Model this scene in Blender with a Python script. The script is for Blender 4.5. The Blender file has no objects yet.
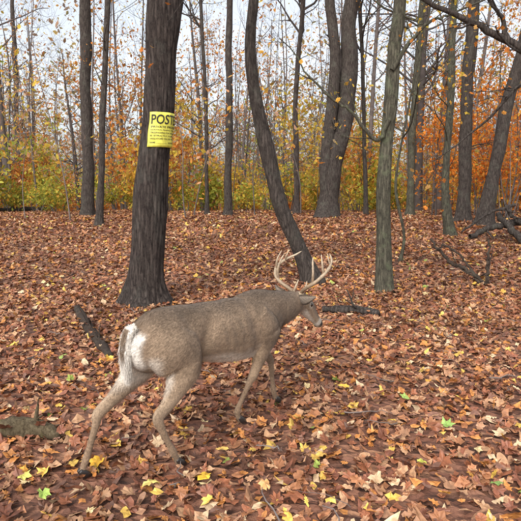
import bpy, math, random
import numpy as np
from mathutils import Vector, Matrix, noise
rng=np.random.default_rng(11); random.seed(5)
S=bpy.context.scene
# ------------------------------------------------ camera maths
F=558.0; PITCH=math.radians(7.4); CH=1.55
cp,sp=math.cos(PITCH),math.sin(PITCH)
def sstep(a,b,x):
    t=np.clip((x-a)/(b-a),0,1); return t*t*(3-2*t)
def g(x,y):
    x=np.asarray(x,float); y=np.asarray(y,float)
    r=0.45*sstep(7,20,y)-2.2*sstep(25,48,y)
    amp=0.012+0.07*sstep(6,14,np.hypot(x,y))
    n=np.sin(x*.9+1.3)*np.cos(y*.7+.4)+.6*np.sin(x*1.9+y*1.3)+.4*np.cos(y*2.3-x*.8+2)
    return r+amp*n*0.5
def ray(u,v):
    a=(u-260.5)/F; b=-(v-260.5)/F
    return np.array([a, cp+b*sp, -sp+b*cp])
def at_y(u,v,y):
    d=ray(u,v); t=y/d[1]; return np.array([0,0,CH])+d*t
def gp(u,v):
    d=ray(u,v); t=1.0
    while t<80:
        p=np.array([0,0,CH])+d*t
        if p[2]<=g(p[0],p[1]): return p
        t+=0.01 if t<15 else .03
    return p
# ------------------------------------------------ mesh helpers
def mkmesh(name,V,faces_list,col=None,mat=None,smooth=True,parent=None):
    me=bpy.data.meshes.new(name)
    V=np.asarray(V,np.float32); me.vertices.add(len(V)); me.vertices.foreach_set("co",V.ravel())
    li=np.concatenate([f.ravel() for f in faces_list]).astype(np.int32)
    ks=np.concatenate([np.full(len(f),f.shape[1]) for f in faces_list])
    st=np.concatenate([[0],np.cumsum(ks)[:-1]]).astype(np.int32)
    me.loops.add(len(li)); me.loops.foreach_set("vertex_index",li)
    me.polygons.add(len(ks)); me.polygons.foreach_set("loop_start",st)
    me.update(calc_edges=True)
    me.polygons.foreach_set("use_smooth",np.full(len(ks),smooth))
    if col is not None:
        a=me.color_attributes.new("Col",'FLOAT_COLOR','POINT')
        c=np.ones((len(V),4),np.float32); c[:,:3]=col; a.data.foreach_set("color",c.ravel())
    me.update()
    ob=bpy.data.objects.new(name,me); S.collection.objects.link(ob)
    if mat: me.materials.append(mat)
    if parent: ob.parent=parent
    return ob
class Tubes:
    def __init__(s): s.V=[];s.Q=[];s.C=[];s.n=0
    def add(s,P,R,k=6,col=(1,1,1),cap=True):
        P=np.asarray(P,float); R=np.asarray(R,float); n=len(P)
        T=np.gradient(P,axis=0); T/=np.linalg.norm(T,axis=1)[:,None]+1e-9
        m=T.mean(0); ref=np.array([1.,0,0]) if abs(m[0])<.6*np.linalg.norm(m) else np.array([0,0.3,1.])
        U=np.cross(T,ref); U/=np.linalg.norm(U,axis=1)[:,None]+1e-9
        W=np.cross(T,U)
        a=np.linspace(0,2*math.pi,k,endpoint=False)
        ring=P[:,None]+R[:,None,None]*(np.cos(a)[None,:,None]*U[:,None]+np.sin(a)[None,:,None]*W[:,None])
        s.V.append(ring.reshape(-1,3))
        i=np.arange(n-1)[:,None]*k; j=np.arange(k)[None]; j2=(j+1)%k
        s.Q.append((np.stack([i+j,i+j2,i+k+j2,i+k+j],-1).reshape(-1,4))+s.n)
        s.C.append(np.tile(np.array(col,float),(n*k,1)))
        s.n+=n*k
    def make(s,name,mat,parent=None):
        return mkmesh(name,np.concatenate(s.V),[np.concatenate(s.Q)],np.concatenate(s.C),mat,True,parent)
def crom(C,n):
    C=np.asarray(C,float); m=len(C); E=np.vstack([2*C[0]-C[1],C,2*C[-1]-C[-2]])
    t=np.linspace(0,m-1-1e-6,n); i=t.astype(int); f=(t-i)[:,None]
    a,b,c,d=E[i],E[i+1],E[i+2],E[i+3]
    return .5*((2*b)+(-a+c)*f+(2*a-5*b+4*c-d)*f**2+(-a+3*b-3*c+d)*f**3)
# ------------------------------------------------ materials
def newmat(name):
    m=bpy.data.materials.new(name); m.use_nodes=True
    nt=m.node_tree; b=nt.nodes["Principled BSDF"]; return m,nt,b
def bark_mat(name,c1,c2,lich,lamt=.5,scale=1.0,bump=.6,zs=2.6,vw=.7):
    m,nt,b=newmat(name); N=nt.nodes; L=nt.links
    tc=N.new("ShaderNodeTexCoord"); mp=N.new("ShaderNodeMapping"); mp.inputs["Scale"].default_value=(26*scale,26*scale,zs*scale)
    L.new(tc.outputs["Object"],mp.inputs[0])
    mp2=N.new("ShaderNodeMapping"); mp2.inputs["Scale"].default_value=(34*scale,34*scale,12*scale); L.new(tc.outputs["Object"],mp2.inputs[0])
    nz=N.new("ShaderNodeTexNoise"); nz.inputs["Scale"].default_value=1.0; nz.inputs["Detail"].default_value=10; nz.inputs["Roughness"].default_value=.8; nz.inputs["Distortion"].default_value=.6
    L.new(mp2.outputs[0],nz.inputs[0])
    vo=N.new("ShaderNodeTexVoronoi"); vo.feature='DISTANCE_TO_EDGE'; vo.inputs["Scale"].default_value=.9
    mixv=N.new("ShaderNodeMixRGB"); mixv.blend_type='ADD'; mixv.inputs[0].default_value=1.0
    L.new(mp.outputs[0],mixv.inputs[1]); L.new(nz.outputs["Color"],mixv.inputs[2]); L.new(mixv.outputs[0],vo.inputs["Vector"])
    h=N.new("ShaderNodeMath"); h.operation='MULTIPLY_ADD'; h.inputs[1].default_value=vw
    L.new(vo.outputs["Distance"],h.inputs[0]); L.new(nz.outputs[0],h.inputs[2])
    cr=N.new("ShaderNodeValToRGB"); cr.color_ramp.elements[0].position=.42; cr.color_ramp.elements[1].position=.85
    cr.color_ramp.elements[0].color=(*c1,1); cr.color_ramp.elements[1].color=(*c2,1)
    L.new(h.outputs[0],cr.inputs[0])
    n2=N.new("ShaderNodeTexNoise"); n2.inputs["Scale"].default_value=3.2; n2.inputs["Detail"].default_value=9; n2.inputs["Roughness"].default_value=.75
    L.new(tc.outputs["Object"],n2.inputs[0])
    r2=N.new("ShaderNodeValToRGB"); r2.color_ramp.elements[0].position=.52; r2.color_ramp.elements[1].position=.66
    r2.color_ramp.elements[1].color=(lamt,lamt,lamt,1); r2.color_ramp.elements[0].color=(0,0,0,1)
    L.new(n2.outputs[0],r2.inputs[0])
    mx=N.new("ShaderNodeMixRGB"); L.new(r2.outputs[0],mx.inputs[0]); L.new(cr.outputs[0],mx.inputs[1]); mx.inputs[2].default_value=(*lich,1)
    L.new(mx.outputs[0],b.inputs["Base Color"]); b.inputs["Roughness"].default_value=.85
    b.inputs["Specular IOR Level"].default_value=.2
    bp=N.new("ShaderNodeBump"); bp.inputs["Strength"].default_value=bump; bp.inputs["Distance"].default_value=.04
    L.new(h.outputs[0],bp.inputs["Height"]); L.new(bp.outputs[0],b.inputs["Normal"])
    return m
def col_mat(name,rough=.6,bump=None,spec=.3,trans=0,sheen=0,nscale=30):
    m,nt,b=newmat(name); N=nt.nodes; L=nt.links
    a=N.new("ShaderNodeVertexColor"); a.layer_name="Col"
    tc=N.new("ShaderNodeTexCoord"); nz=N.new("ShaderNodeTexNoise"); nz.inputs["Scale"].default_value=nscale; nz.inputs["Detail"].default_value=5
    L.new(tc.outputs["Object"],nz.inputs[0])
    mr=N.new("ShaderNodeMapRange"); mr.inputs[3].default_value=.65; mr.inputs[4].default_value=1.35; mr.inputs[1].default_value=.25; mr.inputs[2].default_value=.75
    L.new(nz.outputs[0],mr.inputs[0])
    mx=N.new("ShaderNodeMixRGB"); mx.blend_type='MULTIPLY'; mx.inputs[0].default_value=1
    L.new(a.outputs[0],mx.inputs[1]); L.new(mr.outputs[0],mx.inputs[2])
    L.new(mx.outputs[0],b.inputs["Base Color"]); b.inputs["Roughness"].default_value=rough; b.inputs["Specular IOR Level"].default_value=spec
    if sheen: b.inputs["Sheen Weight"].default_value=sheen
    if bump:
        bp=N.new("ShaderNodeBump"); bp.inputs["Strength"].default_value=bump; bp.inputs["Distance"].default_value=.01
        L.new(nz.outputs[0],bp.inputs["Height"]); L.new(bp.outputs[0],b.inputs["Normal"])
    if trans:
        tr=N.new("ShaderNodeBsdfTranslucent"); ms=N.new("ShaderNodeMixShader"); ms.inputs[0].default_value=trans
        L.new(mx.outputs[0],tr.inputs[0]); L.new(b.outputs[0],ms.inputs[1]); L.new(tr.outputs[0],ms.inputs[2])
        L.new(ms.outputs[0],N["Material Output"].inputs[0])
    return m
M_bark=bark_mat("bark_grey",(.018,.013,.012),(.135,.108,.094),(.14,.14,.12),.4,1.0,1.0)
M_bark2=bark_mat("bark_lichen",(.026,.024,.018),(.14,.13,.095),(.15,.18,.105),.6,1.2,.6,3.5)
M_bark3=bark_mat("bark_dark",(.018,.014,.012),(.115,.095,.083),(.125,.13,.105),.4,1.1,.7,3)
M_twig=col_mat("twig_bark",.85,None,.15,nscale=5)
M_litter=col_mat("leaf_litter_mat",.5,.3,.35,0,nscale=45)
M_fol=col_mat("foliage_mat",.6,None,.15,.5,nscale=2)
# ------------------------------------------------ ground
def build_ground():
    xs=np.concatenate([-np.geomspace(400,12,22),np.arange(-11.5,11.6,.25),np.geomspace(12,400,22)])
    ys=np.concatenate([-np.geomspace(300,3,14),np.arange(-2.5,30,.25),np.geomspace(30.5,600,40)])
    X,Y=np.meshgrid(xs,ys); Z=g(X,Y)
    Z=Z+6*sstep(80,200,np.hypot(X,Y))*1.0
    nx,ny=len(xs),len(ys)
    V=np.stack([X,Y,Z],-1).reshape(-1,3)
    i=np.arange(ny-1)[:,None]*nx; j=np.arange(nx-1)[None]
    Q=np.stack([i+j,i+j+1,i+nx+j+1,i+nx+j],-1).reshape(-1,4)
    m,nt,b=newmat("forest_floor"); N=nt.nodes; L=nt.links
    tc=N.new("ShaderNodeTexCoord")
    vo=N.new("ShaderNodeTexVoronoi"); vo.inputs["Scale"].default_value=14
    nz=N.new("ShaderNodeTexNoise"); nz.inputs["Scale"].default_value=6; nz.inputs["Detail"].default_value=6
    add=N.new("ShaderNodeMixRGB"); add.blend_type='ADD'; add.inputs[0].default_value=.2
    L.new(tc.outputs["Object"],add.inputs[1]); L.new(tc.outputs["Object"],nz.inputs[0]); L.new(nz.outputs["Color"],add.inputs[2]); L.new(add.outputs[0],vo.inputs["Vector"])
    sep=N.new("ShaderNodeSeparateColor"); L.new(vo.outputs["Color"],sep.inputs[0])
    cr=N.new("ShaderNodeValToRGB"); e=cr.color_ramp.elements
    e[0].color=(.08,.035,.02,1); e[1].color=(.34,.17,.09,1)
    x=e.new(.45); x.color=(.17,.07,.04,1); x=e.new(.75); x.color=(.24,.11,.065,1)
    L.new(sep.outputs[0],cr.inputs[0]); L.new(cr.outputs[0],b.inputs["Base Color"]); b.inputs["Roughness"].default_value=.75
    bp=N.new("ShaderNodeBump"); bp.inputs["Distance"].default_value=.04; L.new(vo.outputs["Distance"],bp.inputs["Height"]); L.new(bp.outputs[0],b.inputs["Normal"])
    mkmesh("ground",V,[Q],None,m)
build_ground()
# ------------------------------------------------ leaf instancer
def outline(kind):
    if kind=='maple':
        ang=[-90,-62,-40,-15,5,22,42,60,74,90,106,120,138,158,175,195,220,242]
        rad=[.35,.62,.6,.82,.62,.68,.92,.7,.68,1.0,.68,.7,.92,.68,.62,.82,.6,.62]
        a=np.radians(ang); return np.stack([np.cos(a)*rad,np.sin(a)*rad],1)
    if kind=='oak':
        pts=[(0,-1.1),(.12,-.8),(.4,-.6),(.28,-.4),(.6,-.15),(.35,.05),(.6,.35),(.3,.5),(.3,.85),(0,1.1)]
        L_=[(-x,y) for x,y in pts[1:-1]][::-1]; return np.array(pts+L_)
    if kind=='beech':
        a=np.radians(np.arange(0,360,36)-90)
        return np.stack([np.cos(a)*.5,np.sin(a)*.95],1)
    if kind=='bit':
        a=np.radians(np.array([0,40,95,140,190,230,285,330])); r=np.array([.9,.6,.75,.5,.85,.6,.7,.5])
        return np.stack([np.cos(a)*r,np.sin(a)*r*.8],1)
    if kind=='quad':
        return np.array([(0,-1),(.6,-.1),(.3,.6),(0,1),(-.45,.5),(-.6,-.2)])*0.95
def leaves(P,size,colors,kind,tilt=.5,curl=.4,flat=True):
    n=len(P); O=outline(kind); k=len(O)
    L=np.vstack([[0,0],O]); r2=(L**2).sum(1)
    cu=rng.uniform(-curl,curl,n)*1.0; cu2=rng.uniform(-curl,curl,n)
    jit=1+rng.uniform(-.2,.2,(n,k+1)); asp=rng.uniform(.65,1.1,(n,1)); skew=rng.uniform(-.3,.3,(n,1))
    lx=L[None,:,0]*jit*asp+skew*L[None,:,1]; ly=L[None,:,1]*jit
    lz=cu[:,None]*(lx**2)+cu2[:,None]*ly*np.abs(ly)*.6+rng.uniform(-.12,.12,(n,k+1))*(r2[None]>0)
    loc=np.stack([lx,ly,lz],-1)*size[:,None,None]
    yaw=rng.uniform(0,2*np.pi,n)
    if flat:
        tx=rng.normal(0,tilt,n); ty=rng.normal(0,tilt,n)
    else:
        tx=rng.uniform(-np.pi,np.pi,n); ty=rng.uniform(-1.2,1.2,n)
    def rot(a,ax):
        c,s=np.cos(a),np.sin(a); R=np.zeros((n,3,3)); 
        i,j={0:(1,2),1:(2,0),2:(0,1)}[ax]; R[:,ax,ax]=1;R[:,i,i]=c;R[:,j,j]=c;R[:,i,j]=-s;R[:,j,i]=s; return R
    R=rot(tx,0)@rot(ty,1)@rot(yaw,2)
    V=np.einsum('nij,nkj->nki',R,loc)+P[:,None]
    base=(np.arange(n)*(k+1))[:,None,None]
    j=np.arange(k); tri=np.stack([np.zeros(k,int),j+1,(j+1)%k+1],1)[None]
    T=(base+tri).reshape(-1,3)
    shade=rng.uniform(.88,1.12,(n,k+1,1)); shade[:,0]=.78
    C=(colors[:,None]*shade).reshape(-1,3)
    return V.reshape(-1,3),T,C
class Acc:
    def __init__(s): s.V=[];s.T=[];s.C=[];s.n=0
    def add(s,V,T,C): s.V.append(V); s.T.append(T+s.n); s.C.append(C); s.n+=len(V)
    def make(s,name,mat,smooth=False,parent=None): return mkmesh(name,np.concatenate(s.V),[np.concatenate(s.T)],np.concatenate(s.C),mat,smooth,parent)
pal=np.array([(.26,.095,.045),(.32,.14,.065),(.125,.055,.032),(.20,.075,.042),(.44,.25,.135),(.36,.19,.105),(.48,.20,.055),(.66,.42,.09),(.27,.33,.07),(.21,.105,.07),(.54,.38,.23)])
pw=np.array([.20,.19,.09,.13,.11,.12,.095,.028,.003,.06,.04]); pw/=pw.sum()
def pick(n,w=pw):
    c=pal[rng.choice(len(pal),n,p=w)]; return c*rng.uniform(.75,1.25,(n,1))
A=Acc()
def scatter(y0,y1,dens,smin,smax,kinds,tilt,lift):
    W=lambda y:.55*y+2.2
    n=int(dens*(y1-y0)*2*W(y1)); y=rng.uniform(y0,y1,n); x=rng.uniform(-W(y1),W(y1),n); k=np.abs(x)<W(y); x=x[k];y=y[k]
    pn=np.array([0.5+.5*math.sin(a*1.7+math.sin(b*1.1)*2) for a,b in zip(x,y)])
    idx=rng.choice(len(kinds),len(x))
    z=g(x,y)+rng.uniform(.004,lift,len(x))
    c=pick(len(x)); c*= (.85+.3*pn)[:,None]
    for q,kd in enumerate(kinds):
        s=idx==q; P=np.stack([x[s],y[s],z[s]],1)
        A.add(*leaves(P,rng.uniform(smin,smax,s.sum())*rng.uniform(.7,1.05,s.sum()),c[s],kd,tilt,.8))
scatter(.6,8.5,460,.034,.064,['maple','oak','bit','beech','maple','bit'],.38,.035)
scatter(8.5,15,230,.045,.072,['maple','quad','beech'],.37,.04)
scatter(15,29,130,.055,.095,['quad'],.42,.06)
def yel(n,y0,y1,s0,s1):
    y=rng.uniform(y0,y1,n)**1.0; x=rng.uniform(-1,1,n)*(.5*y+1)
    P=np.stack([x,y,g(x,y)+.045],1)
    c=np.array([(.74,.47,.08),(.72,.35,.06),(.74,.56,.28),(.42,.48,.12)])[rng.choice(4,n,p=[.42,.29,.26,.03])]*rng.uniform(.65,1.05,(n,1))
    A.add(*leaves(P,rng.uniform(s0,s1,n),c,'maple',.4,.8))
yel(110,2,8,.028,.05); yel(520,8,22,.04,.065)
for (u,v,c) in [(205,484,(.8,.48,.05)),(98,469,(.75,.42,.04)),(22,484,(.65,.58,.14)),(44,502,(.35,.48,.1)),(322,462,(.78,.48,.12)),(421,469,(.6,.6,.1)),(345,392,(.8,.5,.08)),(38,355,(.72,.45,.1)),(446,432,(.3,.46,.12)),(405,403,(.35,.48,.12)),(62,361,(.3,.40,.1)),(223,457,(.7,.45,.12)),(497,492,(.25,.38,.1)),(265,492,(.68,.36,.14)),(330,365,(.66,.5,.2)),(150,490,(.6,.48,.14))]:
    p=gp(u,v); p[2]+=.05; A.add(*leaves(p[None],np.array([.052]),np.array([c])*.92,'maple',.2,.7))
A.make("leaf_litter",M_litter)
# ------------------------------------------------ trees
def nrm(v): return v/(np.linalg.norm(v)+1e-9)
def grow(tb,p,d,L,r,depth,k,col,tips,kids=(3,4,3),up=.15):
    n=6 if depth>0 else 4
    P=[p]; dd=nrm(d)
    for i in range(n):
        dd=nrm(dd+rng.normal(0,.16,3)+np.array([0,0,up*.4])); P.append(P[-1]+dd*L/n)
    P=np.array(P); R=r*np.linspace(1,.35,n+1)
    tb.add(P,R,k,col)
    if depth<=0:
        tips.append(P[-1]); tips.append(P[2]); return
    if depth==1: tips.append(P[-1])
    for _ in range(kids[depth-1]):
        t=rng.uniform(.25,.98); f=t*n; i=min(int(f),n-1); q=P[i]+(P[i+1]-P[i])*(f-i)
        ax=nrm(P[i+1]-P[i]); o=rng.normal(0,1,3); o=nrm(o-ax*(o@ax))
        grow(tb,q,nrm(ax*.75+o*.75),L*rng.uniform(.45,.65),max(r*(1-.6*t)*.6,.005),depth-1,max(3,k-1),col,tips,kids,up)
def bare_tree(tb,x,y,H,r,nl,h0,col,tips,lean=(0,0),depth=2,k=7,kids=(3,4,3)):
    n=14; z0=float(g(x,y))-.2; t=np.linspace(0,1,n)
    w=rng.uniform(0,6,2); amp=rng.uniform(.15,.5)
    P=np.stack([x+lean[0]*t*H+amp*np.sin(t*5+w[0])*t, y+lean[1]*t*H+amp*np.sin(t*4+w[1])*t, z0+t*H],1)
    R=r*(1-.8*t)+.3*r*np.exp(-t*H/.5)
    tb.add(P,R,k,col)
    for _ in range(nl):
        tt=rng.uniform(h0/H,.97); f=tt*(n-1); i=int(f); q=P[i]+(P[i+1]-P[i])*(f-i)
        a=rng.uniform(0,2*np.pi); el=rng.uniform(.15,1.0)
        d=np.array([math.cos(a),math.sin(a),el]); 
        grow(tb,q,d,rng.uniform(.14,.26)*H*(1.15-tt*.6),r*(1-.8*tt)*.42,depth,max(4,k-2),col,tips,kids)
def leafset(acc,tips,cols,per,spread,s0,s1,kind='quad'):
    if len(tips)==0: return
    T=np.repeat(np.array(tips),per,0); n=len(T)
    T=T+rng.normal(0,spread,(n,3))*[1,1,.7]
    c=np.array(cols)[rng.choice(len(cols),n)]*rng.uniform(.6,1.25,(n,1))
    acc.add(*leaves(T,rng.uniform(s0,s1,n),c,kind,1,.3,flat=False))
def hero(name,pix,mat,H,ydep=None,flare=1.5,sides=40,disp=.05,nl=12,h0=4.6,leafc=None,lowbr=0,roots=True,forks=None):
    b=gp(pix[0][0],pix[0][1]); y=b[1] if ydep is None else ydep
    pts=[]; 
    for (u,v,w) in pix:
        p=at_y(u,v,y); dep=p[1]*cp+(CH-p[2])*sp; pts.append([*p, w*.93*dep/F/2])
    pts=np.array(pts)
    pts[0,2]=min(pts[0,2],g(pts[0,0],y)); 
    below=pts[0].copy(); below[2]-=.25; below[0]-=(pts[1,0]-pts[0,0])*.1
    pts=np.vstack([below,pts]); top=pts[-1]; dirn=nrm(pts[-1,:3]-pts[-2,:3])
    zb=g(pts[1,0],y); rem=H-(top[2]-zb)
    ext=[]; pp=top[:3].copy(); dd=dirn.copy(); ns=5
    for i in range(ns):
        dd=nrm(dd*[.8,1,1]+np.array([0,0,.15])+rng.normal(0,.06,3)); pp=pp+dd*rem/ns; ext.append([*pp,top[3]*(1-.8*(i+1)/ns)])
    allp=np.vstack([pts,np.array(ext)])
    C=crom(allp,max(60,int(H*(26 if sides>50 else 16))))
    P=C[:,:3]; R=np.maximum(C[:,3],.01); n=len(P); k=sides
    zz=P[:,2]; ph=rng.uniform(0,6,3); wob=R.max()*.14
    P[:,0]+=wob*(np.sin(zz*1.1+ph[0])+.5*np.sin(zz*2.7+ph[1]))*sstep(.3,1.5,zz-zb)
    R=R*(1+.045*np.sin(zz*2.1+ph[2])+.03*np.sin(zz*5.3+ph[1]))
    T=np.gradient(P,axis=0); T/=np.linalg.norm(T,axis=1)[:,None]
    U=np.cross(T,[0,1,0.]); U/=np.linalg.norm(U,axis=1)[:,None]; W=np.cross(T,U)
    a=np.linspace(0,2*np.pi,k,endpoint=False); V=np.zeros((n,k,3)); sd=rng.uniform(0,50)
    lob=rng.uniform(0,6)
    for i in range(n):
        hz=P[i,2]-zb; fl=1+ (flare-1)*math.exp(-max(hz,0)/.22)
        for j in range(k):
            ca,sa=math.cos(a[j]),math.sin(a[j])
            lobes=1+(.35*(flare-1)*math.exp(-max(hz,0)/.22))*math.sin(a[j]*4+lob)+.035*math.sin(a[j]*3+hz*.6+lob)
            nn=noise.noise(Vector((ca*5.5+sd,sa*5.5,P[i,2]*1.6)))*1.0+.6*noise.noise(Vector((ca*13,sa*13+sd,P[i,2]*3.5)))
            ridge=1-abs(noise.noise(Vector((ca*9+sd,sa*9,P[i,2]*1.3))))*2
            r=R[i]*fl*lobes*(1+disp*(nn*.7+ridge*.8-.4))
            V[i,j]=P[i]+r*(ca*U[i]+sa*W[i])
    i=np.arange(n-1)[:,None]*k; j=np.arange(k)[None]; j2=(j+1)%k
    Q=np.stack([i+j,i+j2,i+k+j2,i+k+j],-1).reshape(-1,4)
    tb=Tubes(); tips=[]
    tb.V.append(V.reshape(-1,3)); tb.Q.append(Q); tb.C.append(np.ones((n*k,3))); tb.n=n*k
    for _ in range(nl):
        z_=zb+rng.uniform(h0,H*.96); i=int(np.argmin(abs(P[:,2]-z_))); i=min(i,n-2)
        an=rng.uniform(0,2*np.pi); d=np.array([math.cos(an),math.sin(an),rng.uniform(.3,1)])
        grow(tb,P[i],d,rng.uniform(.12,.22)*H,R[i]*.5,2,7,(1,1,1),tips)
    for _ in range(lowbr):
        z_=zb+rng.uniform(2.0,h0); i=int(np.argmin(abs(P[:,2]-z_)))
        an=rng.uniform(0,2*np.pi); d=np.array([math.cos(an),math.sin(an),rng.uniform(.1,.7)])
        grow(tb,P[i],d,rng.uniform(.8,1.8),.02,1,4,(1,1,1),tips,kids=(4,3,3))
    if forks:
        for fk in forks:
            fp=[]
            for (u,v,w) in fk:
                p=at_y(u,v,y-.1); dep=p[1]*cp+(CH-p[2])*sp; fp.append([*p,w*dep/F/2])
            fp=crom(np.array(fp),24); fp[3:,:3]+=rng.normal(0,.008,(21,3)); tb.add(fp[:,:3],fp[:,3],12,(1,1,1))
            if fk[-1][1]<30: 
                grow(tb,fp[-1,:3],nrm(fp[-1,:3]-fp[-3,:3]),H*.35,fp[-1,3],2,7,(1,1,1),tips)
            else:
                grow(tb,fp[-4,:3],nrm(fp[-1,:3]-fp[-4,:3]),1.2,fp[-4,3],1,5,(1,1,1),tips)
            for q in (8,13,17): grow(tb,fp[q,:3],nrm(fp[q+1,:3]-fp[q,:3])+rng.normal(0,.6,3),.7,fp[q,3]*.4,1,5,(1,1,1),tips)
    ob=tb.make(name,mat)
    if leafc is not None:
        ac=Acc(); leafset(ac,[t for t in tips if rng.random()<.4],leafc,4,.2,.028,.05,'maple')
        o=ac.make("autumn_leaves",M_fol); o.parent=ob
    return ob,P,R
ORN=[(.75,.27,.05),(.80,.37,.08),(.60,.21,.05),(.75,.43,.14)]
YEL=[(.78,.55,.08),(.72,.57,.10),(.80,.45,.08)]
GRN=[(.34,.40,.07),(.46,.50,.09),(.56,.54,.10)]
PNK=[(.66,.40,.26),(.70,.36,.18),(.6,.44,.24)]
oak,OP,OR=hero("oak_tree",[(146,303,39),(146,285,36),(147,250,35),(149,200,34),(155,130,32),(162,60,34),(169,0,36)],M_bark,15,flare=1.5,sides=80,disp=.08,leafc=ORN)
hero("maple_tree",[(313,283,20),(300,250,17),(283,210,16.5),(271,165,15.5),(261,120,14),(254,80,13),(250,40,12),(252,0,11)],M_bark3,12,flare=1.3,disp=.06,leafc=ORN,nl=10)
hero("maple_tree",[(384,291,18),(383,240,15),(382,200,14.5),(386,150,14),(391,100,15),(395,50,14),(402,0,12)],M_bark2,12,flare=1.35,disp=.06,leafc=YEL,nl=10,lowbr=2,
     forks=[[(389,120,5),(376,140,4),(352,112,3),(322,92,2.4)],[(392,70,5),(412,40,4),(430,22,3),(452,14,2)]])
hero("oak_tree",[(327,217,25),(329,195,22),(337,150,19),(346,100,18),(350,50,17),(353,0,15)],M_bark3,19,flare=1.25,sides=32,disp=.06,h0=9,leafc=ORN,
     forks=[[(327,205,13),(326,160,13),(333,100,12),(335,50,11),(329,0,10)]])
hero("maple_tree",[(450,236,10),(445,190,8),(448,130,7.5),(452,60,7.5),(455,-5,7)],M_bark2,14,sides=20,leafc=ORN,h0=5.5,lowbr=3)
hero("maple_tree",[(463,222,15),(465,150,13),(469,80,12.5),(474,-5,12.5)],M_bark3,17,sides=24,h0=7,leafc=ORN,lowbr=3)
hero("oak_tree",[(484,226,19),(492,180,14),(505,120,13),(520,60,13),(533,0,12)],M_bark3,16,sides=24,h0=7,leafc=ORN,flare=1.2)
hero("maple_tree",[(88,216,13),(87,120,11.5),(84,0,12)],M_bark3,18,sides=24,h0=8,leafc=ORN)
hero("maple_tree",[(99,226,8),(102,150,6.5),(107,-5,6)],M_bark3,15,sides=18,h0=7,leafc=ORN,lowbr=2)
hero("maple_tree",[(228,216,8.5),(229,100,7.3),(230,-5,6.5)],M_bark3,15,sides=18,h0=8,leafc=ORN)
hero("beech_tree",[(297,214,6.5),(296,100,5.2),(303,-5,5)],M_bark,15,sides=16,h0=7,lowbr=2,leafc=YEL)
hero("beech_tree",[(410,216,8),(413,130,7.5),(419,40,7),(424,-5,6.5)],M_bark2,15,sides=18,h0=7,lowbr=2,leafc=YEL)
hero("beech_tree",[(400,262,3.5),(404,235,3),(396,190,3),(400,150,2.4),(412,90,2)],M_bark2,6,sides=10,h0=2.5,nl=5,lowbr=2,leafc=YEL)
hero("beech_tree",[(207,215,4.5),(206,120,4),(201,0,3.6)],M_bark3,13,sides=12,h0=6,lowbr=2,leafc=YEL)
hero("beech_tree",[(366,215,5),(364,120,4.2),(360,0,4)],M_bark3,13,sides=12,h0=6,lowbr=2,leafc=ORN)
hero("beech_tree",[(17,208,5),(16,100,4.5),(12,0,4)],M_bark3,13,sides=12,h0=6,lowbr=2,leafc=ORN)
hero("oak_tree",[(590,300,44),(592,200,38),(585,100,36),(580,0,34)],M_bark3,14,sides=36,leafc=ORN,
     forks=[[(583,90,12),(545,62,10),(510,42,8),(470,22,6),(415,-4,4)],[(508,41,6),(500,15,4),(480,-10,3)],[(548,64,6),(520,85,4),(497,110,2.5)]])
# background bare forest
tb=Tubes(); tipsA=[]; 
def tw():
    v=rng.uniform(.6,1.35); return (.12*v,.10*v,.092*v)
cnt=0
while cnt<225:
    y=rng.uniform(25,85); x=rng.uniform(-1,1)*(.58*y+4)
    H=rng.uniform(12,22); r=rng.choice([.05,.085,.13,.19],p=[.42,.3,.18,.10])*rng.uniform(.8,1.2)
    bare_tree(tb,x,y,H*(.7 if r<.08 else 1),r,int(rng.uniform(11,18)),2.5 if r<.1 else 4.5,tw(),tipsA,lean=rng.normal(0,.055,2),depth=2,k=6,kids=(4,3,3)); cnt+=1
for _ in range(34):
    y=rng.uniform(17,30); x=rng.uniform(-1,1)*(.55*y+2)
    bare_tree(tb,x,y,rng.uniform(4,9),rng.uniform(.015,.03),10,1.2,tw(),tipsA,lean=rng.normal(0,.1,2),depth=1,k=5,kids=(4,3,3))
tb.make("distant_forest",M_twig)
ac=Acc()
tA=np.array(tipsA)
pat=np.array([noise.noise(Vector((p[0]*.16,p[1]*.13,p[2]*.22))) for p in tA])
low=1-.55*sstep(4,11,tA[:,2])
sel=tA[(rng.random(len(tA))<.55*low*sstep(.02,.34,pat))|(rng.random(len(tA))<.025)]
hue=np.sin(sel[:,0]*.25+1)+np.cos(sel[:,1]*.2)+rng.normal(0,.5,len(sel))
leafset(ac,sel[hue>.2],ORN+PNK[:1],4,.35,.06,.12); leafset(ac,sel[hue<=.2],PNK+YEL,3,.35,.06,.12)
# understory shrubs
tb=Tubes()
def shrub(x,y,H,cols,per,s=.09,spread=.22,n=10):
    tips=[]
    for _ in range(3):
        bare_tree(tb,x+rng.normal(0,.25),y+rng.normal(0,.25),H*rng.uniform(.7,1.1),.025,n,.5,tw(),tips,lean=rng.normal(0,.12,2),depth=1,k=4,kids=(3,3,3))
    tips=[t for t in tips if t[2]>g(t[0],t[1])+.2]
    leafset(ac,tips,cols,per,spread,s*.6,s*1.15)
for i in range(150):
    y=rng.uniform(25,60); x=rng.uniform(-1,1)*(.5*y+3)
    u=260+x/y*F; q=rng.random()
    if u<60: cols=GRN+YEL if q<.6 else ORN
    elif u<150: cols=ORN if q<.5 else (YEL if q<.8 else GRN)
    elif u<300: cols=YEL if q<.5 else (GRN if q<.75 else ORN)
    elif u<430: cols=YEL+YEL+GRN if q<.7 else ORN
    else: cols=ORN if q<.6 else YEL
    Hs=rng.choice([rng.uniform(1.8,3.5),rng.uniform(3.5,6),rng.uniform(6,9.5)],p=[.34,.38,.28])
    shrub(x,y,Hs*(y/45)**.4,cols,3,.13,.30)
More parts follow.
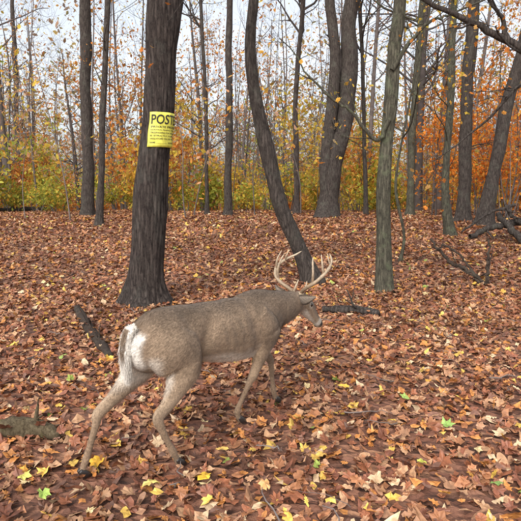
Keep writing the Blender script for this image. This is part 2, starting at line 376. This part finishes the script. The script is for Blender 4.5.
for u in (480,500,515,440,455,492,508):
    p=at_y(u,110,rng.uniform(20,24)); shrub(p[0],p[1],5.4,[(.9,.30,.04),(.85,.26,.04),(.85,.42,.08)],3,.09,.25)
for u in (20,60,120,180,245,290,370,5,40,90):
    p=at_y(u,180,rng.uniform(24.5,27)); shrub(p[0],p[1],rng.uniform(1.2,2.4),GRN+GRN+YEL,3,.08,.2)
for (u,yy,H,cols) in ((120,36,13,ORN+PNK),(205,40,14,PNK),(255,50,12,ORN),(375,42,12,YEL),(435,34,11,ORN),(20,38,13,YEL+PNK),(505,38,12,ORN),(165,33,9,ORN),(95,30,13,ORN),(500,30,12,ORN),(60,45,14,ORN+YEL),(285,42,12,YEL+PNK),(470,45,14,ORN),(320,52,13,YEL)):
    p=at_y(u,150,yy); tips=[]
    bare_tree(tb,p[0],p[1],H,.09,16,2.5,tw(),tips,depth=2,k=5,kids=(3,3,3))
    tA2=[t for t in tips if noise.noise(Vector((t[0]*.5,t[1]*.5,t[2]*.6)))>.0]; leafset(ac,tA2,cols,3,.3,.07,.13)
n=38000; y=rng.uniform(55,110,n); x=rng.uniform(-1,1,n)*(.6*y+5); z=-2+rng.gamma(2.2,3.1,n)*(1+.5*np.sin(x*.21)+.3*np.sin(x*.5+y*.1))
c=np.array([(.55,.30,.13),(.55,.40,.14),(.45,.30,.2),(.36,.26,.2),(.4,.36,.16)])[rng.choice(5,n)]*rng.uniform(.6,1.2,(n,1))
ac.add(*leaves(np.stack([x,y,z],1),rng.uniform(.15,.38,n),c,'quad',1,.4,flat=False))
ac.make("autumn_foliage",M_fol)
tb.make("understory_shrubs",M_twig)
# ------------------------------------------------ logs & fallen branches
def log(name,pix,mat,k=20,lift=.5,stubs=0,cover=0):
    pts=[]
    for (u,v,w) in pix:
        p=gp(u,v); dep=p[1]*cp+(CH-p[2])*sp; r=w*dep/F/2; p[2]=g(p[0],p[1])+r*lift+.02; pts.append([*p,r])
    C=crom(np.array(pts),60); t=Tubes(); m=60
    P=C[:,:3]; R=C[:,3].copy(); T=np.gradient(P,axis=0); T/=np.linalg.norm(T,axis=1)[:,None]
    U=np.cross(T,[0,0,1.]); U/=np.linalg.norm(U,axis=1)[:,None]; W=np.cross(T,U); a=np.linspace(0,2*np.pi,k,endpoint=False)
    V=[]
    R[0]*=.75; R[-1]*=.7
    for i in range(m):
        for j in range(k):
            q=P[i]*9; r=R[i]*(1+.25*noise.noise(Vector((q[0]+math.cos(a[j])*1.3,q[1]+math.sin(a[j])*1.3,q[2])))+.16*noise.noise(Vector((q[0]*3,q[1]*3,a[j]*3))))
            V.append(P[i]+r*(math.cos(a[j])*U[i]+math.sin(a[j])*W[i]))
    V.append(P[0]+T[0]*R[0]*.25); V.append(P[-1]-T[-1]*R[-1]*.2); V=np.array(V)
    i=np.arange(m-1)[:,None]*k; j=np.arange(k)[None]; j2=(j+1)%k
    Q=np.stack([i+j,i+j2,i+k+j2,i+k+j],-1).reshape(-1,4); j=np.arange(k)
    Tr=np.vstack([np.stack([np.full(k,m*k),(j+1)%k,j],1),np.stack([np.full(k,m*k+1),(m-1)*k+j,(m-1)*k+(j+1)%k],1)])
    ob=mkmesh(name,V,[Q,Tr],None,mat)
    if stubs:
        tips=[]
        for _ in range(stubs):
            i=rng.integers(8,50); d=np.array([rng.normal(),rng.normal(),rng.uniform(.2,1)])
            grow(t,P[i],d,rng.uniform(.15,.4),R[i]*.4,1,5,(1,1,1),tips,kids=(2,2,2))
        t.make("stubs",mat,ob)
    if cover:
        ac=Acc(); i=rng.integers(2,m-2,cover); p=P[i]+rng.normal(0,1,(cover,3))*R[i][:,None]*.7; p[:,2]=P[i,2]+R[i]*rng.uniform(.5,1.1,cover)
        ac.add(*leaves(p,rng.uniform(.035,.06,cover),pick(cover),'maple',.5,.5)); ac.make("leaves_on_log",M_litter,False,ob)
    return ob
M_log=bark_mat("rotten_log",(.07,.05,.028),(.38,.31,.19),(.28,.27,.09),.7,1.4,.8,24,.15)
M_log2=bark_mat("brown_log",(.03,.022,.018),(.15,.11,.085),(.14,.13,.10),.4,1.3,.8,20,.3)
log("fallen_log",[(-60,438,18),(-25,438,20),(10,438,21),(30,436,19),(45,438,16),(60,442,8)],M_log,32,.55,1,5)
log("fallen_log",[(77,311,7),(85,325,9),(96,342,10),(110,360,8)],M_log2,24,.4,2,16)
log("fallen_log",[(322,312,6),(340,313,8),(360,314,8),(379,317,6)],M_bark3,20,.5,1,5)
def deadbr(name,lines,y,mat,seed=0):
    t=Tubes(); tips=[]
    for ln in lines:
        pts=[]
        for (u,v,w,dy) in ln:
            p=at_y(u,v,y+dy); dep=p[1]*cp+(CH-p[2])*sp; 
            p[2]=max(p[2],g(p[0],p[1])+.01); pts.append([*p,w*dep/F/2])
        C=crom(np.array(pts),26); C[:,:3]+=rng.normal(0,.012,(26,3)); t.add(C[:,:3],np.abs(C[:,3])*(1+.08*rng.normal(0,1,26)),8,(1,1,1))
        for _ in range(3):
            i=rng.integers(3,24); grow(t,C[i,:3],nrm(C[i+1,:3]-C[i,:3])+rng.normal(0,.6,3),.5,C[i,3]*.5,1,4,(1,1,1),tips,kids=(2,2,2))
    return t.make(name,mat)
yb=gp(480,285)[1]
deadbr("fallen_branch",[[(486,286,3,0),(470,272,3.5,.1),(450,262,3.5,.3),(432,240,2,.5)],[(480,284,2.2,0),(465,262,2.2,.2),(445,245,2,.3),(438,250,1.5,.4)],[(487,284,4,0),(488,262,3,0),(489,240,1.6,0)]],yb,M_log2)
yb=gp(500,243)[1]
deadbr("fallen_log",[[(470,237,5,0),(490,228,6,.2),(510,224,7,.3),(545,218,8,.5)],[(498,214,5,.5),(512,230,7,0),(530,250,9,-.4),(548,272,10,-.8)],[(505,205,3,.3),(516,220,4,.2),(535,230,5,0)],[(462,232,2,0),(485,215,2.5,.2),(515,205,3,.3)]],yb,M_bark3)
yb=gp(20,212)[1]-.5
deadbr("fallen_log",[[(-10,212,6,0),(15,210,5,0),(45,208,4,.2)]],yb,M_bark3)
t=Tubes()
for _ in range(190):
    y=rng.uniform(1.8,16)**1; x=rng.uniform(-1,1)*(.5*y+1); a=rng.uniform(0,np.pi); L=rng.uniform(.08,.4)
    s=np.linspace(-.5,.5,7); P=np.stack([x+s*L*math.cos(a),y+s*L*math.sin(a),np.zeros(7)],1)+rng.normal(0,.012,(7,3)); P[:,2]=g(P[:,0],P[:,1])+.035+rng.uniform(0,.02,7)
    t.add(P,np.linspace(1,.4,7)*rng.uniform(.002,.006),5,np.array(tw())*1.4)
t.make("fallen_twigs",M_twig)
# ------------------------------------------------ posted sign (wrapped on the oak)
def build_sign():
    ys=OP[np.argmin(abs(OP[:,2]-2.6)),1]-.2
    zt=at_y(160,112,ys)[2]; zb_=at_y(160,147,ys)[2]; H=zt-zb_
    def surf(s,z,off):
        cx=np.interp(z,OP[:,2],OP[:,0]); cy=np.interp(z,OP[:,2],OP[:,1]); R=np.interp(z,OP[:,2],OR)*1.05
        ph=math.radians(-16)+s/R
        R+=off+.006*math.sin(z*23+s*9)+.004*math.sin(s*40+z*12)
        return (cx+R*math.sin(ph),cy-R*math.cos(ph),z)
    Wd=H*1.15; nx,nz=34,14
    m,nt,b=newmat("sign_yellow"); b.inputs["Roughness"].default_value=.55
    nz_=nt.nodes.new("ShaderNodeTexNoise"); nz_.inputs["Scale"].default_value=9; nz_.inputs["Detail"].default_value=6
    cr=nt.nodes.new("ShaderNodeValToRGB"); cr.color_ramp.elements[0].color=(.58,.55,.07,1); cr.color_ramp.elements[1].color=(.78,.75,.12,1); cr.color_ramp.elements[0].position=.3;cr.color_ramp.elements[1].position=.6
    nt.links.new(nz_.outputs[0],cr.inputs[0]); nt.links.new(cr.outputs[0],b.inputs["Base Color"])
    V=[surf(Wd*i/nx,zb_+H*j/nz,.016) for j in range(nz+1) for i in range(nx+1)]
    Q=np.array([[j*(nx+1)+i,j*(nx+1)+i+1,(j+1)*(nx+1)+i+1,(j+1)*(nx+1)+i] for j in range(nz) for i in range(nx)])
    sg=mkmesh("posted_sign",np.array(V),[Q],None,m); so=sg.modifiers.new("s",'SOLIDIFY'); so.thickness=.003; so.offset=-1
    mk,_,bb=newmat("sign_ink"); bb.inputs["Base Color"].default_value=(.02,.02,.02,1); bb.inputs["Roughness"].default_value=.5
    import bmesh
    def text(txt,x0,x1,z0,z1,nm):
        cu=bpy.data.curves.new(nm,'FONT'); cu.body=txt; cu.resolution_u=3; cu.offset=.012
        o=bpy.data.objects.new(nm,cu); S.collection.objects.link(o)
        dg=bpy.context.evaluated_depsgraph_get(); me=bpy.data.meshes.new_from_object(o.evaluated_get(dg)); bpy.data.objects.remove(o)
        bm=bmesh.new(); bm.from_mesh(me); bmesh.ops.triangulate(bm,faces=bm.faces)
        bmesh.ops.subdivide_edges(bm,edges=[e for e in bm.edges if e.calc_length()>.15],cuts=2)
        xs=[v.co.x for v in bm.verts]; ys=[v.co.y for v in bm.verts]
        a0,a1,b0,b1=min(xs),max(xs),min(ys),max(ys)
        for v in bm.verts:
            s=x0+(v.co.x-a0)/(a1-a0)*(x1-x0); z=z0+(v.co.y-b0)/(b1-b0)*(z1-z0)
            v.co=surf(s*Wd,zb_+z*H,.0195)
        bm.to_mesh(me); bm.free(); me.materials.clear(); me.materials.append(mk)
        oo=bpy.data.objects.new(nm,me); S.collection.objects.link(oo); oo.parent=sg
    text("POSTED",.05,.95,.66,.93,"heading")
    text("PRIVATE PROPERTY",.06,.94,.55,.61,"line_1")
    text("HUNTING, FISHING, TRAPPING OR",.06,.94,.47,.51,"line_2")
    text("TRESPASSING FOR ANY PURPOSE",.06,.94,.385,.43,"line_3")
    text("IS STRICTLY FORBIDDEN",.06,.94,.30,.345,"line_4")
    text("VIOLATORS WILL BE PROSECUTED",.06,.94,.215,.26,"line_5")
    text("NAME ____________  ADDRESS ________",.06,.94,.10,.15,"line_6")
build_sign()
# ------------------------------------------------ deer
def loft_mesh(C,n=40,k=24):
    C=crom(C,n); P=C[:,:3]; T=np.gradient(P,axis=0); T/=np.linalg.norm(T,axis=1)[:,None]
    Y=np.array([0,1.,0]); Sd=Y-T*(T@Y)[:,None]; Sd/=np.linalg.norm(Sd,axis=1)[:,None]; U=np.cross(T,Sd)
    a=np.linspace(0,2*np.pi,k,endpoint=False)
    ring=P[:,None]+C[:,3,None,None]*np.cos(a)[None,:,None]*Sd[:,None]+C[:,4,None,None]*np.sin(a)[None,:,None]*U[:,None]
    V=ring.reshape(-1,3); V=np.vstack([V,P[0],P[-1]]); N=n*k
    i=np.arange(n-1)[:,None]*k; j=np.arange(k)[None]; j2=(j+1)%k
    Q=np.stack([i+j,i+j2,i+k+j2,i+k+j],-1).reshape(-1,4)
    j=np.arange(k); T1=np.stack([np.full(k,N),(j+1)%k,j],1); T2=np.stack([np.full(k,N+1),(n-1)*k+j,(n-1)*k+(j+1)%k],1)
    return V,Q,np.vstack([T1,T2])
hx_,hy_,hz_=.018,-.02,-.045
body=[(-.605,0,.75,.03,.04),(-.575,0,.715,.085,.105),(-.50,0,.69,.13,.165),(-.38,0,.69,.142,.183),(-.22,0,.69,.132,.172),(-.05,0,.67,.15,.185),(.10,0,.652,.162,.20),(.24,0,.643,.158,.205),(.36,0,.652,.138,.205),(.46,0,.66,.115,.18),(.54,0,.66,.088,.14),(.60,0,.655,.05,.08)]
RH=[(-.42,-.055,.77,.07,.11),(-.40,-.095,.67,.088,.158),(-.335,-.115,.555,.070,.135),(-.39,-.125,.445,.045,.078),(-.47,-.14,.365,.028,.044),(-.54,-.15,.315,.022,.037),(-.53,-.155,.26,.0175,.024),(-.487,-.16,.16,.0145,.018),(-.455,-.16,.095,.018,.022),(-.435,-.16,.05,.0155,.017),(-.415,-.16,.022,.018,.024)]
LH=[(-.42,.055,.77,.07,.11),(-.43,.09,.67,.085,.145),(-.45,.11,.555,.065,.115),(-.55,.115,.455,.041,.068),(-.655,.11,.383,.028,.042),(-.745,.11,.325,.022,.036),(-.762,.11,.27,.0175,.024),(-.80,.11,.17,.0145,.018),(-.83,.11,.095,.018,.022),(-.85,.11,.05,.0155,.017),(-.85,.11,.022,.018,.024)]
RFl=[(.28,-.085,.73,.075,.09),(.36,-.105,.61,.07,.11),(.335,-.09,.49,.044,.068),(.31,-.075,.40,.031,.044),(.285,-.05,.31,.0265,.031),(.268,-.035,.265,.0185,.022),(.225,-.01,.16,.0145,.017),(.195,.0,.095,.018,.021),(.20,.0,.05,.0155,.017),(.222,.0,.022,.018,.024)]
LFl=[(.34,.08,.70,.065,.10),(.40,.095,.58,.06,.10),(.44,.09,.49,.043,.064),(.515,.085,.415,.031,.044),(.59,.08,.335,.0265,.031),(.603,.078,.285,.0185,.022),(.61,.07,.17,.0145,.017),(.615,.065,.10,.018,.021),(.63,.065,.055,.0155,.017),(.652,.065,.024,.018,.024)]
neck=[(.22,0,.71,.11,.15),(.38,.0,.715,.106,.158),(.52,.0,.71,.094,.14),(.65,.005,.707,.082,.118),(.77,.018,.712,.068,.092),(.865,.026,.71,.048,.058)]
head0=[(.785,.05,.80,.035,.035),(.82,.05,.788,.054,.056),(.87,.047,.75,.064,.068),(.92,.043,.70,.055,.066),(.965,.04,.652,.038,.053),(1.005,.037,.61,.029,.041),(1.045,.034,.57,.028,.035),(1.068,.033,.548,.022,.022)]
HO=np.array([hx_,hy_,hz_])
head=[(x+hx_,y+hy_,z+hz_,a,b) for x,y,z,a,b in head0]
Vs=[];Fs=[];Ts=[];off=0
for C,n in ((body,50),(RH,60),(LH,60),(RFl,60),(LFl,60),(neck,30),(head,40)):
    V,Q,T=loft_mesh(np.array(C),n,28); Vs.append(V);Fs.append(Q+off);Ts.append(T+off); off+=len(V)
raw=mkmesh("raw",np.concatenate(Vs),[np.concatenate(Fs),np.concatenate(Ts)])
rm=raw.modifiers.new("r",'REMESH'); rm.mode='VOXEL'; rm.voxel_size=.006
sm=raw.modifiers.new("s",'SMOOTH'); sm.factor=.5; sm.iterations=6
dg=bpy.context.evaluated_depsgraph_get(); me=bpy.data.meshes.new_from_object(raw.evaluated_get(dg)); bpy.data.objects.remove(raw)
nv=len(me.vertices); co=np.zeros(nv*3,np.float32); me.vertices.foreach_get("co",co); co=co.reshape(-1,3)
no=np.zeros(nv*3,np.float32); me.vertices.foreach_get("normal",no); no=no.reshape(-1,3)
x,y,z=co.T; tr=(np.abs(x)<.6)&(z>.46)
dsp=np.zeros(nv)
sidef=np.abs(no[:,1])
dsp-=.014*np.exp(-((x-.22+.25*(z-.65))/.035)**2)*sidef*sstep(.45,.55,z)*sstep(.86,.78,z)
dsp-=.016*np.exp(-((x+.20-.35*(z-.60))/.045)**2)*sidef*sstep(.46,.54,z)*sstep(.84,.74,z)
dsp+=.009*np.exp(-((x+.36)/.05)**2-((z-.80)/.035)**2)*sidef
dsp+=.0018*np.sin((x+.3*z)*95)*sidef*sstep(-.12,-.04,x)*sstep(.2,.12,x)*sstep(.5,.6,z)*sstep(.8,.72,z)
dsp-=.008*np.exp(-((z-.615-.25*(x-.36))/.02)**2-((x-.40)/.10)**2)*sidef
lowf=np.array([noise.noise(Vector(map(float,p*[9,9,9]))) for p in co])
dsp+=.006*lowf*tr+.0012*lowf
co=co+no*dsp[:,None]; me.vertices.foreach_set("co",co.astype(np.float32).ravel()); me.update()
me.vertices.foreach_get("normal",(tmp:=np.zeros(nv*3,np.float32))); no=tmp.reshape(-1,3)
def mixc(c,d,m): return c*(1-m[:,None])+np.array(d)*m[:,None]
def deer_color(co,no):
    x,y,z=co.T; c=np.tile(np.array((.265,.193,.132)),(len(co),1))
    c=mixc(c,(.135,.098,.070),sstep(.74,.87,z)*(x<.7)*.9)
    c=mixc(c,(.16,.118,.085),sstep(.30,.5,x)*sstep(.8,.65,x)*.55)
    c=mixc(c,(.16,.114,.080),sstep(.12,.22,x)*sstep(.40,.30,x)*sstep(.8,.7,z)*sstep(.5,.6,z)*.35)
    c=mixc(c,(.36,.265,.18),sstep(.62,.52,z)*.7*(x<.3))
    c=mixc(c,(.64,.59,.52),sstep(-.3,-.75,no[:,2])*sstep(.58,.53,z)*sstep(.42,.46,z)*((x>-.4)&(x<.42)))
    inner=sstep(.13,.08,np.abs(y))*sstep(-.25,-.35,x)*sstep(.40,.50,z)*sstep(.66,.6,z)*sstep(-.1,-.5,no[:,1]*np.sign(y))
    c=mixc(c,(.64,.59,.52),inner*.9)
    back=sstep(-.35,-.8,no[:,0])*sstep(.36,.50,z)*sstep(.66,.60,z)*(x<-.42)
    c=mixc(c,(.58,.52,.45),back*.8)
    c=mixc(c,(.74,.70,.64),sstep(-.535,-.57,x)*sstep(.78,.74,z)*sstep(.095,.07,np.abs(y))*sstep(.45,.52,z)*(no[:,0]<-.1))
    c=mixc(c,(.21,.14,.09),sstep(.36,.22,z)*.75)
    a=np.array([.825,.05,.785])+HO; b=np.array([1.06,.033,.55])+HO; ax=(b-a)/np.linalg.norm(b-a); t=(co-a)@ax; hd=(x>.80)
    upv=np.array([.69,0,.72]); h=(co-a)@upv
    c=mixc(c,(.125,.09,.066),hd*sstep(-.005,.035,h)*.85)
    c=mixc(c,(.50,.45,.39),hd*sstep(-.025,-.045,h)*sstep(.04,.1,t))
    c=mixc(c,(.55,.51,.45),hd*sstep(.262,.28,t)*sstep(.315,.30,t)*.7)
    c=mixc(c,(.02,.018,.017),hd*sstep(.300,.312,t)*sstep(-.035,-.01,h))
    for s in (-1,1):
        e=np.array([.90,.045+s*.055,.735])+HO; dd=np.linalg.norm(co-e,axis=1); c=mixc(c,(.40,.35,.29),sstep(.030,.024,dd)*.6)
    c=mixc(c,(.6,.55,.48),((x>.66)&(x<.85))*sstep(-.5,-.8,no[:,2])*.85)
    return c
base_c=deer_color(co,no)
nn=np.array([noise.noise(Vector(map(float,p*[7,7,11])))+.4*noise.noise(Vector(map(float,p*[20,20,35]))) for p in co])
base_c=base_c*(1+.22*nn)[:,None]
M_fur=col_mat("deer_fur",.85,.25,.12,sheen=.1,nscale=90)
deer=bpy.data.objects.new("deer",None); S.collection.objects.link(deer)
TH=math.radians(46.4); deer.location=(-.285,3.36,.012); deer.rotation_euler=(0,0,TH)
at=me.color_attributes.new("Col",'FLOAT_COLOR','POINT'); cc=np.ones((nv,4),np.float32); cc[:,:3]=base_c; at.data.foreach_set("color",cc.ravel())
me.materials.clear(); me.materials.append(M_fur); me.polygons.foreach_set("use_smooth",np.ones(len(me.polygons),bool))
bo=bpy.data.objects.new("body",me); S.collection.objects.link(bo); bo.parent=deer
idx=rng.integers(0,nv,150000); p=co[idx]+rng.normal(0,.003,(len(idx),3)); nmv=no[idx]
x,y,z=p.T
flow=np.tile(np.array([-1.,0,-.45]),(len(p),1)); flow[z<.5]=(-.15,0,-1); flow[x>.82]=(-.75,0,.6)
flow+=rng.normal(0,.16,flow.shape); flow-=nmv*(flow*nmv).sum(1)[:,None]; flow/=np.linalg.norm(flow,axis=1)[:,None]+1e-6
ln=np.where(z<.42,.007,.022)*rng.uniform(.6,1.2,len(p)); ln=np.where(x>.82,.006,ln)
side=np.cross(nmv,flow); w=.0009
Vf=np.stack([p-side*w-nmv*.001,p+side*w-nmv*.001,p+flow*ln[:,None]+nmv*(ln*.16)[:,None]],1).reshape(-1,3)
cf=np.repeat(base_c[idx]*rng.uniform(.72,1.32,(len(p),1)),3,0)
fo=mkmesh("fur",Vf,[np.arange(len(Vf)).reshape(-1,3)],cf,M_fur,False,deer)
M_horn,nt,b=newmat("hoof_horn"); b.inputs["Base Color"].default_value=(.025,.02,.018,1); b.inputs["Roughness"].default_value=.4
hv=[];hq=[];ht=[];o2=0
for (hx,hy) in ((-.415,-.16),(-.85,.11),(.222,0),(.652,.065)):
    for s in (-1,1):
        C=[(hx-.02,hy+s*.009,.045,.008,.012),(hx-.008,hy+s*.011,.032,.011,.018),(hx+.012,hy+s*.012,.014,.012,.02),(hx+.035,hy+s*.008,.002,.007,.012),(hx+.048,hy+s*.004,-.004,.003,.005)]
        V,Q,T=loft_mesh(np.array(C),12,12); V[:,2]=np.maximum(V[:,2],-.012); hv.append(V);hq.append(Q+o2);ht.append(T+o2);o2+=len(V)
mkmesh("hooves",np.concatenate(hv),[np.concatenate(hq),np.concatenate(ht)],None,M_horn,True,deer)
def ear(nm,base,tipd,facing,L=.165,W=.044):
    tipd=nrm(np.array(tipd,float)); f=np.array(facing,float); f=nrm(f-tipd*(f@tipd)); sd=np.cross(tipd,f)
    V=[];C=[];n=14;m=9
    for i in range(n):
        t=i/(n-1); w=W*(math.sin(math.pi*min(1,(t*.86+.14)))**.75)+.001
        for j in range(m):
            s=(j/(m-1)*2-1); an=s*1.25*(1-.45*t)
            V.append(np.array(base)+HO+tipd*L*t+sd*w*math.sin(an)+f*(-w*math.cos(an)*.8+.02*t*t)); e=abs(s)
            C.append((.33+.15*e,.28+.1*e,.23+.06*e) if e<.75 else (.12,.09,.065))
    Q=np.array([[i*m+j,i*m+j+1,(i+1)*m+j+1,(i+1)*m+j] for i in range(n-1) for j in range(m-1)])
    o=mkmesh(nm,np.array(V),[Q],np.array(C)*.5,M_fur,True,deer); s=o.modifiers.new("s",'SOLIDIFY'); s.thickness=.005; o.modifiers.new("b",'SUBSURF').levels=1
ear("ear_left",(.80,.092,.79),(-.25,1,.55),(.8,0,.2)); ear("ear_right",(.80,.008,.79),(-.25,-1,.25),(.8,0,.2))
M_eye,nt,b=newmat("eye_dark"); b.inputs["Base Color"].default_value=(.01,.007,.005,1); b.inputs["Roughness"].default_value=.08
import bmesh
for nm,s in (("eye_left",1),("eye_right",-1)):
    bm=bmesh.new(); bmesh.ops.create_uvsphere(bm,u_segments=20,v_segments=12,radius=.016); m2=bpy.data.meshes.new(nm); bm.to_mesh(m2); bm.free()
    for pl in m2.polygons: pl.use_smooth=True
    m2.materials.append(M_eye); o=bpy.data.objects.new(nm,m2); S.collection.objects.link(o); o.parent=deer; o.location=(.902+hx_,.045+s*.051+hy_,.735+hz_)
M_ant=col_mat("antler_bone",.5,.3,.4,nscale=60)
t=Tubes()
def beam(pts,rs,k=12):
    pts=np.array(pts,float); pts[:,2]=.80+(pts[:,2]-.80)*.88; pts+=HO
    C=crom(np.hstack([pts,.86*np.array(rs,float)[:,None]]),26)
    tt=np.linspace(0,1,26)[:,None]
    R=C[:,3]*(1+.06*rng.normal(0,1,26)); base=np.array([.17,.11,.065]); tip=np.array([.46,.37,.26])
    t.add(C[:,:3],np.append(R[:-1],.001),k); t.C[-1]=np.repeat(base*(1-tt)+tip*tt,k,0)
for s in (1,-1):
    Y=lambda v:.05+s*v
    beam([(.815,Y(.03),.81),(.80,Y(.06),.86),(.78,Y(.125),.905),(.79,Y(.19),.955),(.84,Y(.228),1.02),(.92,Y(.215),1.075),(.99,Y(.17),1.115),(1.02,Y(.13),1.15)],[.021,.017,.0155,.015,.014,.0115,.0085,.004])
    beam([(.812,Y(.04),.83),(.85,Y(.045),.875),(.875,Y(.04),.93)],[.013,.01,.003])
    beam([(.785,Y(.16),.93),(.785,Y(.165),1.01),(.80,Y(.15),1.09),(.82,Y(.135),1.14)],[.012,.0105,.008,.003])
    beam([(.83,Y(.222),1.005),(.83,Y(.21),1.09),(.85,Y(.185),1.165)],[.011,.009,.003])
    beam([(.92,Y(.214),1.07),(.92,Y(.195),1.12),(.93,Y(.18),1.165)],[.009,.007,.002])
    beam([(.814,Y(.032),.80),(.806,Y(.045),.845)],[.026,.022])
t.make("antlers",M_ant,deer)
V,Q,T=loft_mesh(np.array([(-.575,0,.79,.02,.02),(-.612,0,.775,.034,.02),(-.632,0,.71,.04,.02),(-.636,.0,.63,.04,.02),(-.63,0,.56,.028,.016),(-.62,0,.52,.006,.006)]),26,18)
ct=np.tile(np.array((.20,.145,.10)),(len(V),1)); ct=mixc(ct,(.70,.66,.60),np.clip(sstep(.018,.03,np.abs(V[:,1]))+(V[:,0]>-.622)*1.0+sstep(.66,.58,V[:,2]),0,1))
mkmesh("tail",V,[Q,T],ct,M_fur,True,deer)
n=7000; ii=rng.integers(0,len(V),n); p=V[ii]+rng.normal(0,.004,(n,3)); fl=np.tile([-.05,0,-1.],(n,1))+rng.normal(0,.12,(n,3)); sd=np.cross(fl,[1,0,0]); sd/=np.linalg.norm(sd,axis=1)[:,None]
ln=rng.uniform(.02,.045,n)[:,None]
Vt=np.stack([p-sd*.0012,p+sd*.0012,p+fl*ln],1).reshape(-1,3)
mkmesh("tail_hair",Vt,[np.arange(3*n).reshape(-1,3)],np.repeat(ct[ii]*rng.uniform(.7,1.2,(n,1)),3,0),M_fur,False,deer)
# ------------------------------------------------ light
W=bpy.data.worlds.new("World"); S.world=W; W.use_nodes=True; nt=W.node_tree; bg=nt.nodes["Background"]
sk=nt.nodes.new("ShaderNodeTexSky"); sk.sky_type='NISHITA'; sk.sun_disc=False
EL,AZ=math.radians(42),math.radians(200)
sk.sun_elevation=EL; sk.sun_rotation=AZ; sk.dust_density=4; sk.air_density=1.0; sk.ozone_density=1
hs=nt.nodes.new("ShaderNodeHueSaturation"); hs.inputs["Saturation"].default_value=.36; hs.inputs["Value"].default_value=1.95
nt.links.new(sk.outputs[0],hs.inputs["Color"]); nt.links.new(hs.outputs[0],bg.inputs[0]); bg.inputs[1].default_value=.15
sl=bpy.data.lights.new("sun",'SUN'); sl.energy=1.3; sl.angle=math.radians(40); sl.color=(1,.93,.84)
so=bpy.data.objects.new("sun",sl); S.collection.objects.link(so)
d=Vector((math.sin(AZ)*math.cos(EL),math.cos(AZ)*math.cos(EL),math.sin(EL))); so.rotation_euler=d.to_track_quat('Z','Y').to_euler()
S.view_settings.view_transform='Standard'; S.view_settings.look='None'; S.view_settings.exposure=0
cam=bpy.data.cameras.new("camera"); cam.sensor_width=36; cam.lens=36*F/521; cam.clip_end=2000; cam.clip_start=.05
co_=bpy.data.objects.new("camera",cam); S.collection.objects.link(co_); co_.location=(0,0,CH); co_.rotation_euler=(math.pi/2-PITCH,0,0); S.camera=co_
print("verts",sum(len(o.data.vertices) for o in S.objects if o.type=='MESH'))
